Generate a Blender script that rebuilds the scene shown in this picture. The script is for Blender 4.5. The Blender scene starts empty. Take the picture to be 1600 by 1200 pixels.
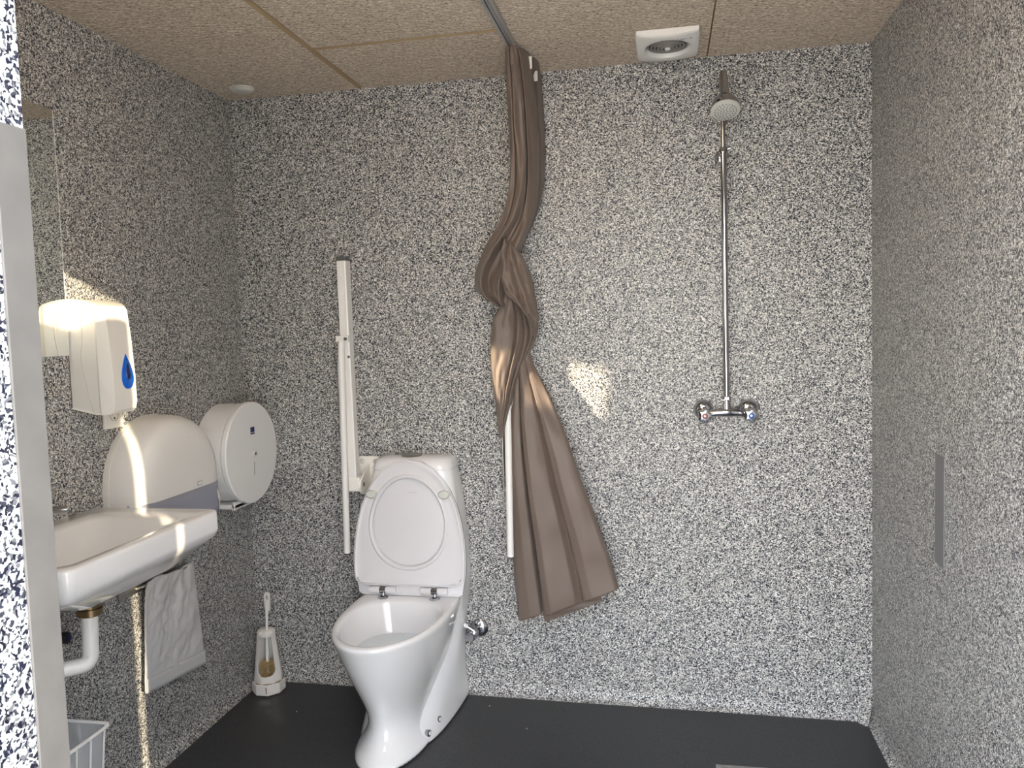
import bpy, bmesh, math, random
from mathutils import Vector, Matrix, noise as mnoise
S = bpy.context.scene
C = S.collection
R = math.radians
PI = math.pi
random.seed(4)

# ------------------------------------------------------------------ camera
H, W = 2.3, 2.347          # room height and width, back wall at y = 0, left wall at x = 0
FPX, YAW, PIT, ROL = 1257.15, .18921, -.06821, -.03130
CAMP = Vector((1.6497, -2.9442, 1.3794))
fw = Vector((-math.sin(YAW)*math.cos(PIT), math.cos(YAW)*math.cos(PIT), math.sin(PIT)))
r0 = Vector((math.cos(YAW), math.sin(YAW), 0)); u0 = r0.cross(fw)
rt = math.cos(ROL)*r0 + math.sin(ROL)*u0
up = -math.sin(ROL)*r0 + math.cos(ROL)*u0
cd = bpy.data.cameras.new('camera'); cam = bpy.data.objects.new('camera', cd); C.objects.link(cam)
cd.sensor_width = 36; cd.lens = FPX/1600*36; cd.clip_start = .02
cam.matrix_world = Matrix(((rt.x, up.x, -fw.x, CAMP.x), (rt.y, up.y, -fw.y, CAMP.y), (rt.z, up.z, -fw.z, CAMP.z), (0, 0, 0, 1)))
S.camera = cam

def at(px, py, y):
    """point of the room that lies at depth y on the sight line of a photo pixel"""
    d = fw + rt*((px-800)/FPX) - up*((py-600)/FPX)
    return CAMP + d*((y-CAMP.y)/d.y)

# ------------------------------------------------------------------ light
S.view_settings.view_transform = 'Standard'; S.view_settings.look = 'None'
S.view_settings.gamma = 1; S.view_settings.use_curve_mapping = False
S.view_settings.exposure = 2.85
wd = bpy.data.worlds.new('sky'); S.world = wd; wd.use_nodes = True
nt = wd.node_tree; bg = nt.nodes['Background']
SUN = Vector((-1, .85, -.285)).normalized()
geo = nt.nodes.new('ShaderNodeTexCoord'); sep = nt.nodes.new('ShaderNodeSeparateXYZ')
rmp = nt.nodes.new('ShaderNodeValToRGB')
nt.links.new(geo.outputs['Generated'], sep.inputs[0]); nt.links.new(sep.outputs['Z'], rmp.inputs[0])
rmp.color_ramp.elements[0].color = (1.0, .95, .87, 1); rmp.color_ramp.elements[0].position = 0
rmp.color_ramp.elements[1].color = (.70, .82, 1.0, 1); rmp.color_ramp.elements[1].position = .55
nt.links.new(rmp.outputs[0], bg.inputs[0]); bg.inputs[1].default_value = 2.05
sl = bpy.data.lights.new('sun', 'SUN'); so = bpy.data.objects.new('sun', sl); C.objects.link(so)
sl.energy = 1.05; sl.angle = R(.35); sl.color = (1, .84, .58)
so.rotation_euler = SUN.to_track_quat('-Z', 'Y').to_euler(); so.location = (6, -8, 3)
# added narrow-beam lamp standing in for sunlight bounced off the wall mirror
ml = bpy.data.lights.new('mirror_glint_lamp', 'AREA'); mo = bpy.data.objects.new('mirror_glint_lamp', ml); C.objects.link(mo)
ml.shape = 'RECTANGLE'; ml.energy = .055; ml.spread = R(2.0); ml.color = (1, .82, .56)
MD = Vector((1, .85, -.285)).normalized()
mz = -MD; mx = Vector((0, 0, 1)).cross(mz).normalized(); my = mz.cross(mx)
ml.size = .195; ml.size_y = .170
gl = Vector((.02, -1.070, 1.522))
mo.matrix_world = Matrix(((mx.x, my.x, mz.x, gl.x), (mx.y, my.y, mz.y, gl.y), (mx.z, my.z, mz.z, gl.z), (0, 0, 0, 1)))

# ------------------------------------------------------------------ materials
def mat(name, col, rough=.5, metal=0, coat=0, bump=None, var=None, trans=0, sss=0, sheen=0, spec=.5, alpha=1):
    m = bpy.data.materials.new(name); m.use_nodes = True; n = m.node_tree; b = n.nodes['Principled BSDF']
    b.inputs['Base Color'].default_value = (*col, 1); b.inputs['Roughness'].default_value = rough
    b.inputs['Metallic'].default_value = metal; b.inputs['Coat Weight'].default_value = coat
    b.inputs['Coat Roughness'].default_value = .06
    b.inputs['Specular IOR Level'].default_value = spec
    b.inputs['Transmission Weight'].default_value = trans; b.inputs['Alpha'].default_value = alpha
    if sheen: b.inputs['Sheen Weight'].default_value = sheen
    tc = n.nodes.new('ShaderNodeTexCoord')
    if var:                                            # (scale, amount) soft mottling of the colour itself
        nz = n.nodes.new('ShaderNodeTexNoise'); nz.inputs['Scale'].default_value = var[0]; nz.inputs['Detail'].default_value = 4
        n.links.new(tc.outputs['Object'], nz.inputs['Vector'])
        rp = n.nodes.new('ShaderNodeValToRGB'); a = var[1]
        rp.color_ramp.elements[0].position = .3; rp.color_ramp.elements[1].position = .7
        rp.color_ramp.elements[0].color = (*[c*(1-a) for c in col], 1); rp.color_ramp.elements[1].color = (*[min(1, c*(1+a)) for c in col], 1)
        n.links.new(nz.outputs['Fac'], rp.inputs[0]); n.links.new(rp.outputs[0], b.inputs['Base Color'])
    if bump:
        nz = n.nodes.new('ShaderNodeTexNoise'); nz.inputs['Scale'].default_value = bump[0]; nz.inputs['Detail'].default_value = 4
        n.links.new(tc.outputs['Object'], nz.inputs['Vector'])
        bp = n.nodes.new('ShaderNodeBump'); bp.inputs['Strength'].default_value = bump[1]; bp.inputs['Distance'].default_value = .002
        n.links.new(nz.outputs['Fac'], bp.inputs['Height']); n.links.new(bp.outputs[0], b.inputs['Normal'])
    return m

def speckle_mat():
    m = bpy.data.materials.new('speckled_flake_coating'); m.use_nodes = True; n = m.node_tree; b = n.nodes['Principled BSDF']
    tc = n.nodes.new('ShaderNodeTexCoord')
    nz = n.nodes.new('ShaderNodeTexNoise'); nz.inputs['Scale'].default_value = 140; nz.inputs['Detail'].default_value = 1
    n.links.new(tc.outputs['Object'], nz.inputs['Vector'])
    mx_ = n.nodes.new('ShaderNodeVectorMath'); mx_.operation = 'MULTIPLY_ADD'; mx_.inputs[1].default_value = (.009,)*3
    n.links.new(nz.outputs['Color'], mx_.inputs[0]); n.links.new(tc.outputs['Object'], mx_.inputs[2])
    def vor(s):
        v = n.nodes.new('ShaderNodeTexVoronoi'); v.inputs['Scale'].default_value = s
        n.links.new(mx_.outputs[0], v.inputs['Vector']); sp = n.nodes.new('ShaderNodeSeparateColor')
        n.links.new(v.outputs['Color'], sp.inputs[0]); return v, sp
    v1, s1 = vor(360); v2, s2 = vor(300)
    rp = n.nodes.new('ShaderNodeValToRGB'); cr = rp.color_ramp; cr.interpolation = 'CONSTANT'
    cols = [(0, (.008, .009, .018)), (.17, (.04, .042, .055)), (.28, (.14, .14, .143)), (.40, (.34, .335, .32)), (.62, (.58, .57, .53)), (.83, (.84, .83, .80))]
    cr.elements[0].position = 0; cr.elements[0].color = (*cols[0][1], 1); cr.elements[1].position = cols[1][0]; cr.elements[1].color = (*cols[1][1], 1)
    for p_, c_ in cols[2:]:
        e = cr.elements.new(p_); e.color = (*c_, 1)
    n.links.new(s1.outputs[0], rp.inputs[0])
    rp2 = n.nodes.new('ShaderNodeValToRGB'); c2 = rp2.color_ramp; c2.interpolation = 'CONSTANT'
    c2.elements[0].position = 0; c2.elements[0].color = (1, 1, 1, 1); c2.elements[1].position = .085; c2.elements[1].color = (0, 0, 0, 1)
    n.links.new(s2.outputs[1], rp2.inputs[0])
    mix = n.nodes.new('ShaderNodeMix'); mix.data_type = 'RGBA'
    n.links.new(rp2.outputs[0], mix.inputs['Factor']); n.links.new(rp.outputs[0], mix.inputs['A']); mix.inputs['B'].default_value = (.012, .013, .03, 1)
    n.links.new(mix.outputs['Result'], b.inputs['Base Color'])
    b.inputs['Roughness'].default_value = .42; b.inputs['Specular IOR Level'].default_value = .35
    bp = n.nodes.new('ShaderNodeBump'); bp.inputs['Strength'].default_value = .35; bp.inputs['Distance'].default_value = .0015
    n.links.new(s1.outputs[2], bp.inputs['Height']); n.links.new(bp.outputs[0], b.inputs['Normal'])
    return m

def woodwool_mat():
    m = bpy.data.materials.new('wood_wool_board'); m.use_nodes = True; n = m.node_tree; b = n.nodes['Principled BSDF']
    tc = n.nodes.new('ShaderNodeTexCoord'); outs = []
    for sc, rot, dist in ((9, .12, 9), (8, 1.1, 11), (10, -.7, 10)):
        mp = n.nodes.new('ShaderNodeMapping'); mp.inputs['Rotation'].default_value = (0, 0, rot); mp.inputs['Scale'].default_value = (.45, 1.6, 1)
        n.links.new(tc.outputs['Object'], mp.inputs[0])
        w = n.nodes.new('ShaderNodeTexWave'); w.inputs['Scale'].default_value = sc*2.2; w.inputs['Distortion'].default_value = dist
        w.inputs['Detail'].default_value = 3; w.inputs['Detail Scale'].default_value = 2.4; w.bands_direction = 'Y'
        n.links.new(mp.outputs[0], w.inputs['Vector']); outs.append(w.outputs['Fac'])
    a = n.nodes.new('ShaderNodeMath'); a.operation = 'MAXIMUM'; n.links.new(outs[0], a.inputs[0]); n.links.new(outs[1], a.inputs[1])
    mu = n.nodes.new('ShaderNodeMath'); mu.operation = 'MULTIPLY'; n.links.new(a.outputs[0], mu.inputs[0]); n.links.new(outs[2], mu.inputs[1])
    nz = n.nodes.new('ShaderNodeTexNoise'); nz.inputs['Scale'].default_value = 120; nz.inputs['Detail'].default_value = 3
    n.links.new(tc.outputs['Object'], nz.inputs['Vector'])
    ad = n.nodes.new('ShaderNodeMath'); ad.operation = 'MULTIPLY_ADD'; ad.inputs[1].default_value = .45
    n.links.new(mu.outputs[0], ad.inputs[0]); n.links.new(nz.outputs['Fac'], ad.inputs[2])
    rp = n.nodes.new('ShaderNodeValToRGB'); cr = rp.color_ramp
    cr.elements[0].position = .36; cr.elements[0].color = (.25, .18, .12, 1)
    cr.elements[1].position = .95; cr.elements[1].color = (.92, .82, .70, 1)
    e = cr.elements.new(.50); e.color = (.54, .445, .35, 1); e = cr.elements.new(.72); e.color = (.68, .575, .46, 1)
    n.links.new(ad.outputs[0], rp.inputs[0]); n.links.new(rp.outputs[0], b.inputs['Base Color'])
    b.inputs['Roughness'].default_value = .9; b.inputs['Specular IOR Level'].default_value = .1
    bp = n.nodes.new('ShaderNodeBump'); bp.inputs['Strength'].default_value = .7; bp.inputs['Distance'].default_value = .003
    n.links.new(ad.outputs[0], bp.inputs['Height']); n.links.new(bp.outputs[0], b.inputs['Normal'])
    return m

SPK = speckle_mat(); WOOD = woodwool_mat()
SEAM = mat('brown_board_edge', (.42, .30, .17), .9, bump=(150, .6))
FLOORM = mat('dark_grey_vinyl', (.038, .038, .041), .42, var=(160, .35), bump=(300, .12))
GROUND = mat('pale_paving', (.60, .52, .43), .9, var=(6, .2))
CER = mat('white_porcelain', (0.866, 0.849, 0.838), .10, coat=.5, spec=.5)
SEATP = mat('white_seat_plastic', (.72, .70, .71), .22)
PLW = mat('white_plastic', (0.888, 0.866, 0.827), .30)
PLW2 = mat('cream_white_plastic', (0.888, 0.855, 0.788), .28)
PLR = mat('white_coated_steel', (.84, .82, .785), .28)
DISC = mat('matt_white_enamel', (0.888, 0.877, 0.860), .42)
GREYP = mat('smoky_grey_plastic', (.33, .34, .41), .22)
BLUE = mat('clear_blue_plastic', (.0, .13, .72), .12, coat=.6)
NAVY = mat('dark_blue_plastic', (.004, .016, .12), .2)
BLK = mat('black_plastic', (.012, .012, .014), .25)
DKG = mat('dark_grey_plastic', (.10, .10, .10), .4)
CHR = mat('chrome', (.46, .46, .48), .12, metal=1)
STEEL = mat('brushed_steel', (.45, .44, .42), .34, metal=1, var=(30, .15))
STRIPM = mat('galvanised_sheet', (.135, .123, .11), .6, metal=.1, var=(25, .08), bump=(90, .08))
BRASS = mat('tarnished_brass', (.23, .16, .085), .35, metal=.9)
GREYPL = mat('grey_anodised_plate', (.20, .20, .205), .5, metal=.3)
ALU = mat('aluminium', (.62, .63, .65), .3, metal=.8)
CLOTH = mat('brown_curtain_cloth', (.148, .110, .088), .52, sheen=.08, bump=(900, .15))
TAPE = mat('white_tape', (.82, .80, .74), .6)
BAGM = mat('thin_white_plastic_film', (.66, .655, .66), .28, trans=0)
BAGM.node_tree.nodes['Principled BSDF'].inputs['Alpha'].default_value = .93
LINER = mat('clear_film', (.72, .74, .78), .2, alpha=.38)
WIREW = mat('white_coated_wire', (.85, .84, .83), .3)
BRIST = mat('yellowed_bristles', (.55, .38, .17), .8)
COLD = mat('cold_blue', (.03, .12, .42), .25)
HOT = mat('hot_red', (.30, .10, .10), .3)
RUST = mat('brown_dirt', (.34, .22, .13), .7)
CERD = mat('toilet_brush_plastic', (.78, .74, .69), .3, var=(14, .07))
MIR = mat('mirror_glass', (.80, .81, .78), .012, metal=1)
GLE = mat('ground_glass_edge', (.86, .90, .87), .15, coat=.5)
WATER = mat('water', (.75, .78, .80), .02, spec=.6)
LAMPG = mat('pale_grey_dome', (.60, .60, .55), .4)
RINGG = mat('dusty_grey_plastic', (.30, .28, .26), .5)
INK = mat('grey_print', (.35, .35, .36), .5)
FLECK = mat('white_fleck', (.85, .83, .8), .6)

# ------------------------------------------------------------------ helpers
def obj(name, bm, m, parent=None, smooth=None, bevel=0, seg=2, sub=0, solid=0):
    me = bpy.data.meshes.new(name)
    bmesh.ops.recalc_face_normals(bm, faces=bm.faces)
    bm.to_mesh(me); bm.free()
    me.materials.append(m)
    o = bpy.data.objects.new(name, me); C.objects.link(o)
    if parent: o.parent = parent
    if solid:
        md = o.modifiers.new('s', 'SOLIDIFY'); md.thickness = solid; md.offset = 0
    if bevel:
        md = o.modifiers.new('b', 'BEVEL'); md.width = bevel; md.segments = seg; md.limit_method = 'ANGLE'; md.angle_limit = R(35)
    if sub:
        md = o.modifiers.new('u', 'SUBSURF'); md.levels = md.render_levels = sub
    if smooth:
        me.shade_smooth()
        if smooth != True: me.set_sharp_from_angle(angle=R(smooth))
    return o
def thing(name, label, cat, loc=(0, 0, 0), rot=0, group=None):
    o = bpy.data.objects.new(name, None); C.objects.link(o); o.empty_display_size = .05
    o.location = loc; o.rotation_euler = (0, 0, rot); o['label'] = label; o['category'] = cat
    if group: o['group'] = group
    return o
def tag(o, label, cat, group=None, kind=None):
    o['label'] = label; o['category'] = cat
    if group: o['group'] = group
    if kind: o['kind'] = kind
    return o
def struct(o):
    o['kind'] = 'structure'; return o
def NB(): return bmesh.new()
def box(bm, x0, x1, y0, y1, z0, z1, M=None):
    vs = [bm.verts.new((x, y, z)) for x in (x0, x1) for y in (y0, y1) for z in (z0, z1)]
    for f in ((0, 1, 3, 2), (4, 6, 7, 5), (0, 4, 5, 1), (2, 3, 7, 6), (0, 2, 6, 4), (1, 5, 7, 3)):
        bm.faces.new([vs[i] for i in f])
    if M: bmesh.ops.transform(bm, matrix=M, verts=vs)
    return bm
def frame_of(d, ref=None):
    d = d.normalized()
    a = ref if ref else (Vector((0, 0, 1)) if abs(d.z) < .9 else Vector((0, 1, 0)))
    u = a.cross(d).normalized(); return u, d.cross(u).normalized()
def tube(bm, pts, r, n=12, closed=False, cap=True):
    """round pipe along a list of points; r a number or a list"""
    pts = [Vector(p) for p in pts]; rs = r if isinstance(r, (list, tuple)) else [r]*len(pts)
    rings = []; pu = None
    for i, p in enumerate(pts):
        if closed: d = pts[(i+1) % len(pts)]-pts[i-1]
        else: d = pts[min(i+1, len(pts)-1)]-pts[max(i-1, 0)]
        d.normalize()
        if pu is None: u, v = frame_of(d)
        else:
            u = (pu-d*pu.dot(d)).normalized(); v = d.cross(u)
        pu = u
        rings.append([bm.verts.new(p+(u*math.cos(a)+v*math.sin(a))*rs[i]) for a in [2*PI*k/n for k in range(n)]])
    m = len(rings)
    for i in range(m if closed else m-1):
        A, B = rings[i], rings[(i+1) % m]
        for k in range(n): bm.faces.new((A[k], A[(k+1) % n], B[(k+1) % n], B[k]))
    if cap and not closed:
        bm.faces.new(rings[0][::-1]); bm.faces.new(rings[-1])
    return bm
def arc_path(pts, rad, k=6):
    """polyline with its corners rounded"""
    pts = [Vector(p) for p in pts]; out = [pts[0]]
    for a, b, c in zip(pts, pts[1:], pts[2:]):
        d1 = (a-b); d2 = (c-b); q = min(rad, d1.length*.49, d2.length*.49)
        s = b+d1.normalized()*q; e = b+d2.normalized()*q
        for i in range(k+1):
            t = i/k; out.append(s*(1-t)**2+b*2*t*(1-t)+e*t*t)
    out.append(pts[-1]); return out
def lathe(bm, prof, o=(0, 0, 0), ax=(0, 0, 1), n=32, cap=True):
    """prof: list of (radius, distance along the axis)"""
    o = Vector(o); ax = Vector(ax).normalized(); u, v = frame_of(ax); rings = []
    for r, h in prof:
        if r < 1e-6: rings.append([bm.verts.new(o+ax*h)])
        else: rings.append([bm.verts.new(o+ax*h+(u*math.cos(a)+v*math.sin(a))*r) for a in [2*PI*k/n for k in range(n)]])
    for A, B in zip(rings, rings[1:]):
        if len(A) == 1 and len(B) == 1: continue
        for k in range(n):
            j = (k+1) % n
            if len(A) == 1: bm.faces.new((A[0], B[j], B[k]))
            elif len(B) == 1: bm.faces.new((A[k], A[j], B[0]))
            else: bm.faces.new((A[k], A[j], B[j], B[k]))
    if cap:
        if len(rings[0]) > 1: bm.faces.new(rings[0][::-1])
        if len(rings[-1]) > 1: bm.faces.new(rings[-1])
    return bm
def loft(bm, secs, cap0=True, cap1=True):
    """closed rings of equal count joined in order"""
    rs = [[bm.verts.new(p) for p in s] for s in secs]
    n = len(rs[0])
    for A, B in zip(rs, rs[1:]):
        for k in range(n): bm.faces.new((A[k], A[(k+1) % n], B[(k+1) % n], B[k]))
    if cap0: bm.faces.new(rs[0][::-1])
    if cap1: bm.faces.new(rs[-1])
    return bm
def rrect(x0, x1, y0, y1, r, k=5):
    """rounded rectangle, counter-clockwise list of (x, y); r a number or four radii"""
    rr = r if isinstance(r, (list, tuple)) else [r]*4
    out = []
    for (cx, cy, a0, q) in ((x1-rr[0], y1-rr[0], 0, rr[0]), (x0+rr[1], y1-rr[1], 90, rr[1]), (x0+rr[2], y0+rr[2], 180, rr[2]), (x1-rr[3], y0+rr[3], 270, rr[3])):
        for i in range(k+1):
            a = R(a0+90*i/k); out.append((cx+q*math.cos(a), cy+q*math.sin(a)))
    return out
def prism(bm, poly, f0, f1):
    """poly of (a, b); f0, f1 turn (a, b) into the two faces' 3-D points"""
    return loft(bm, [[f0(a, b) for a, b in poly], [f1(a, b) for a, b in poly]])
def hexa(n, r, a0=0): return [(r*math.cos(a0+2*PI*k/n), r*math.sin(a0+2*PI*k/n)) for k in range(n)]

# ------------------------------------------------------------------ the room
YF, YO = -2.35, -2.45        # inner and outer face of the front wall
JL, JR, DH = 1.13, 2.033, 2.08
FR = -.040                   # the floor falls towards the shower on the right
def fz(x): return FR*x/W
bm = NB()
vs = [bm.verts.new(p) for p in ((-.1, YO, 0), (W+.1, YO, FR), (W+.1, .1, FR), (-.1, .1, 0), (-.1, YO, -.12), (W+.1, YO, -.12), (W+.1, .1, -.12), (-.1, .1, -.12))]
for f in ((0, 1, 2, 3), (7, 6, 5, 4), (0, 4, 5, 1), (1, 5, 6, 2), (2, 6, 7, 3), (3, 7, 4, 0)): bm.faces.new([vs[i] for i in f])
struct(obj('floor', bm, FLOORM))
# walls
struct(obj('wall_back', box(NB(), -.1, W+.1, 0, .1, -.12, H+.05), SPK))
struct(obj('wall_left', box(NB(), -.1, 0, YO, 0, -.12, H+.05), SPK))
struct(obj('wall_right', box(NB(), W, W+.1, YO, 0, -.12, H+.05), SPK))
bm = NB()
box(bm, 0, JL, YO, YF, -.12, H+.05); box(bm, JR, W, YO, YF, -.12, H+.05); box(bm, JL, JR, YO, YF, DH, H+.05)
struct(obj('wall_front', bm, SPK))
# coved skirtings in the same coating
def cove(name, p0, p1, nrm, z0, z1, c=.036, h=.052):
    """concave fillet from the floor to the wall; nrm points into the room"""
    bm = NB(); secs = []
    for p, z in ((p0, z0), (p1, z1)):
        p = Vector((p[0], p[1], z)); nr = Vector((nrm[0], nrm[1], 0)); s = [p-nr*.02+Vector((0, 0, -.02)), p+nr*c+Vector((0, 0, -.02))]
        for i in range(7):
            t = i/6*PI/2; s.append(p+nr*c*(1-math.sin(t))+Vector((0, 0, h*(1-math.cos(t)))))
        s.append(p-nr*.02+Vector((0, 0, h))); secs.append(s)
    loft(bm, secs); struct(obj(name, bm, SPK, smooth=50))
cove('baseboard_back', (0, 0), (W, 0), (0, -1), 0, FR)
cove('baseboard_left', (0, YF), (0, 0), (1, 0), 0, 0)
cove('baseboard_right', (W, YF), (W, 0), (-1, 0), FR, FR)
# diagonal fillet at the shower corner
bm = NB(); q = .07
b_ = [bm.verts.new(p) for p in ((W+.01, .01, FR-.01), (W-.036-.026, -.030, FR), (W-.030, -.036-.030, FR))]
t_ = [bm.verts.new(p) for p in ((W+.01, .01, FR+.13), (W-.018, .001, FR+.09), (W+.001, -.018, FR+.09))]
bm.faces.new(b_); bm.faces.new(t_)
for i in range(3): bm.faces.new((b_[i], b_[(i+1) % 3], t_[(i+1) % 3], t_[i]))
struct(obj('trim_1', bm, SPK))
# ceiling of wood-wool boards with bevelled joints
bm = NB()
def panel(x0, x1, y0, y1, e=.011, f=.011):
    base = [(x0, y0), (x1, y0), (x1, y1), (x0, y1)]
    ins = [(x0+e, y0+e), (x1-f, y0+e), (x1-f, y1-e), (x0+e, y1-e)]
    secs = [[(x, y, H+.05) for x, y in base], [(x, y, H+.006) for x, y in base], [(x, y, H) for x, y in ins]]
    loft(bm, secs)
for (x0, x1, y0, y1) in ((.543, 1.18, -.44, .02), (.543, 1.18, -1.64, -.44), (.543, 1.18, YF, -1.64), (-.05, .543, -1.04, .02), (-.05, .543, YF, -1.04),
                         (1.18, 1.81, -1.0, .02), (1.18, 1.81, YF, -1.0), (1.811, W+.02, YF, .02)):
    panel(x0, x1, y0, y1, .002 if x0 > 1.5 else .011, .002 if x1 == 1.81 else .011)
ce = obj('ceiling', bm, WOOD); struct(ce)
ce.data.materials.append(SEAM)
for p in ce.data.polygons:
    if abs(p.normal.z) < .95: p.material_index = 1
struct(obj('trim_2', box(NB(), .005, W-.005, YF-.005, -.005, H+.012, H+.03), SEAM))   # board backing behind the joints
struct(obj('trim_3', box(NB(), -.3, W+.3, YO-.05, .2, H+.051, H+.2), PLR))            # roof slab
# outside: paving, opened door leaf, unseen wall added to cut off the sun beam
bm = NB(); box(bm, -12, 14, -26, YO, -.2, -.10); struct(obj('floor_outside', bm, GROUND))
dl = struct(obj('door_1', box(NB(), 2.062, 2.105, -3.35, -2.539, -.08, 2.0), PLR))
struct(obj('door_handle', tube(NB(), arc_path([(2.062, -3.27, 1.02), (2.01, -3.27, 1.02), (2.01, -3.15, 1.02)], .01), .009), CHR, dl))
struct(obj('wall_sun_block', box(NB(), 2.5, 2.62, -4.6, -3.325, -.1, 2.7), SPK))

# steel strip on the reveal
t = thing('door_edge_strip', 'flat grey metal strip along the speckled doorway edge in the left foreground', 'metal strip', (JL, -2.365, 0))
bm = NB(); box(bm, 0, .0025, -.018, .015, .0, 1.557); obj('strip', bm, STRIPM, t, bevel=.0006)

# ------------------------------------------------------------------ ceiling things
t = thing('curtain_rail', 'grey aluminium curtain rail screwed to the ceiling above the curtain', 'curtain rail', (1.18, 0, H))
bm = NB()
for x0, x1 in ((-.015, -.006), (.006, .015)): box(bm, x0, x1, -2.3, -.04, -.014, 0)
box(bm, -.015, .015, -2.3, -.04, -.004, 0); box(bm, -.0035, .0035, -2.3, -.04, -.011, 0)
obj('track', bm, ALU, t, bevel=.001)
t = thing('ceiling_disc', 'small round pale grey cover in the left back corner of the ceiling', 'ceiling cover', (.127, -.128, H))
obj('cover', lathe(NB(), [(.040, 0), (.040, -.007), (.036, -.012), (.02, -.016), (0, -.017)], n=40), LAMPG, t, smooth=40)
obj('rim', lathe(NB(), [(.036, -.0), (.0445, -.0), (.0445, -.004), (.040, -.006), (.036, -.006)], n=40), LAMPG, t, smooth=40)

# ceiling lamp between the doorway and the frame's upper edge
lm = bpy.data.materials.new('lit_opal_glass'); lm.use_nodes = True
lb_ = lm.node_tree.nodes['Principled BSDF']; lb_.inputs['Base Color'].default_value = (.9, .88, .82, 1)
lb_.inputs['Emission Color'].default_value = (1, .80, .58, 1); lb_.inputs['Emission Strength'].default_value = 2.6
t = thing('ceiling_lamp', 'round opal ceiling lamp glowing warm near the doorway', 'lamp', (1.12, -1.35, H))
obj('lamp_base', lathe(NB(), [(.12, 0), (.12, -.02), (.10, -.025)], n=40), PLW, t, smooth=40)
obj('lamp_shade', lathe(NB(), [(.10, -.022), (.145, -.035), (.155, -.06), (.14, -.09), (.10, -.11), (.05, -.12), (0, -.122)], n=40, cap=False), lm, t, smooth=60)

# extractor fan: curved square cover with a round grille
t = thing('extractor_fan', 'square white extractor fan with a round ringed grille in the ceiling', 'fan', (1.675, -.195, H))
bm = NB(); N = 25; hw = .1; hy = .125; grid = []
for i in range(N):
    row = []
    for j in range(N):
        x = -hw+2*hw*i/(N-1); y = -hy+2*hy*j/(N-1)
        z = -.034+.018*((y+hy)/(2*hy))**2*0-.0+.014*(x/hw)**2*.5
        rr = math.hypot(x, y*.82)
        row.append((x, y, z+(.022 if rr < .062 else 0)))
    grid.append(row)
# plate with a real round hole: ring of the hole joined to the square outline
ring = [(.074*math.cos(a), -.01+.082*math.sin(a)) for a in [2*PI*k/48 for k in range(48)]]
def sq(a, hx, hy):
    c, s = math.cos(a), math.sin(a); k_ = 1/max(abs(c)/hx, abs(s)/hy); return (c*k_, s*k_)
outer = [sq(2*PI*k/48, hw, hy) for k in range(48)]
def crown(x, y): return -.036+.010*(x/hw)**2+.010*(y/hy)**2
secs = [[(x, y, -.002) for x, y in outer], [(x, y, crown(x, y)+.004) for x, y in outer], [(x*.97, y*.97, crown(x, y)) for x, y in outer]]
for f in (.75, .5, .25, 0):
    secs.append([((o_[0]*f*.97+r_[0]*(1-f)), (o_[1]*f*.97+r_[1]*(1-f)), crown(o_[0]*f+r_[0]*(1-f), o_[1]*f+r_[1]*(1-f))+(.003 if f == 0 else 0)) for o_, r_ in zip(outer, ring)])
secs.append([(x*.93, -.01+(y+.01)*.93, -.016) for x, y in ring]); secs.append([(x*.90, -.01+(y+.01)*.90, -.004) for x, y in ring])
loft(bm, secs, True, False); obj('cover', bm, PLW, t, smooth=40)
g = obj('grille', lathe(NB(), [(.072, -.006), (0, -.006)], (0, -.01, 0), n=40), BLK, t)
for k, r_ in enumerate((.064, .053, .042, .031, .020)):
    bm = NB(); lathe(bm, [(r_-.0028, -.013-.002*k), (r_+.0028, -.013-.002*k), (r_+.0020, -.020-.002*k), (r_-.0028, -.020-.002*k), (r_-.0028, -.013-.002*k)], (0, -.01, 0), n=40, cap=False)
    obj('grille_ring', bm, RINGG, t, smooth=40)
bm = NB()
for k in range(6):
    a = PI*k/6+.2; box(bm, -.068, .068, -.0012, .0012, -.014, -.010, Matrix.Translation((0, -.01, 0)) @ Matrix.Rotation(a, 4, 'Z'))
obj('grille_spokes', bm, DKG, t)
obj('grille_hub', lathe(NB(), [(.009, -.012), (.009, -.03), (.006, -.032), (0, -.032)], (0, -.01, 0), n=20), PLW, t, smooth=40)
bm = NB()
for x0, x1 in ((.028, .036), (.037, .050), (.0515, .060), (.066, .070), (.071, .075)): box(bm, x0, x1, -.101, -.0975, -.034+.010*(x0/hw)**2+.0002, -.0305)
obj('maker_print', bm, INK, t)

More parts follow.
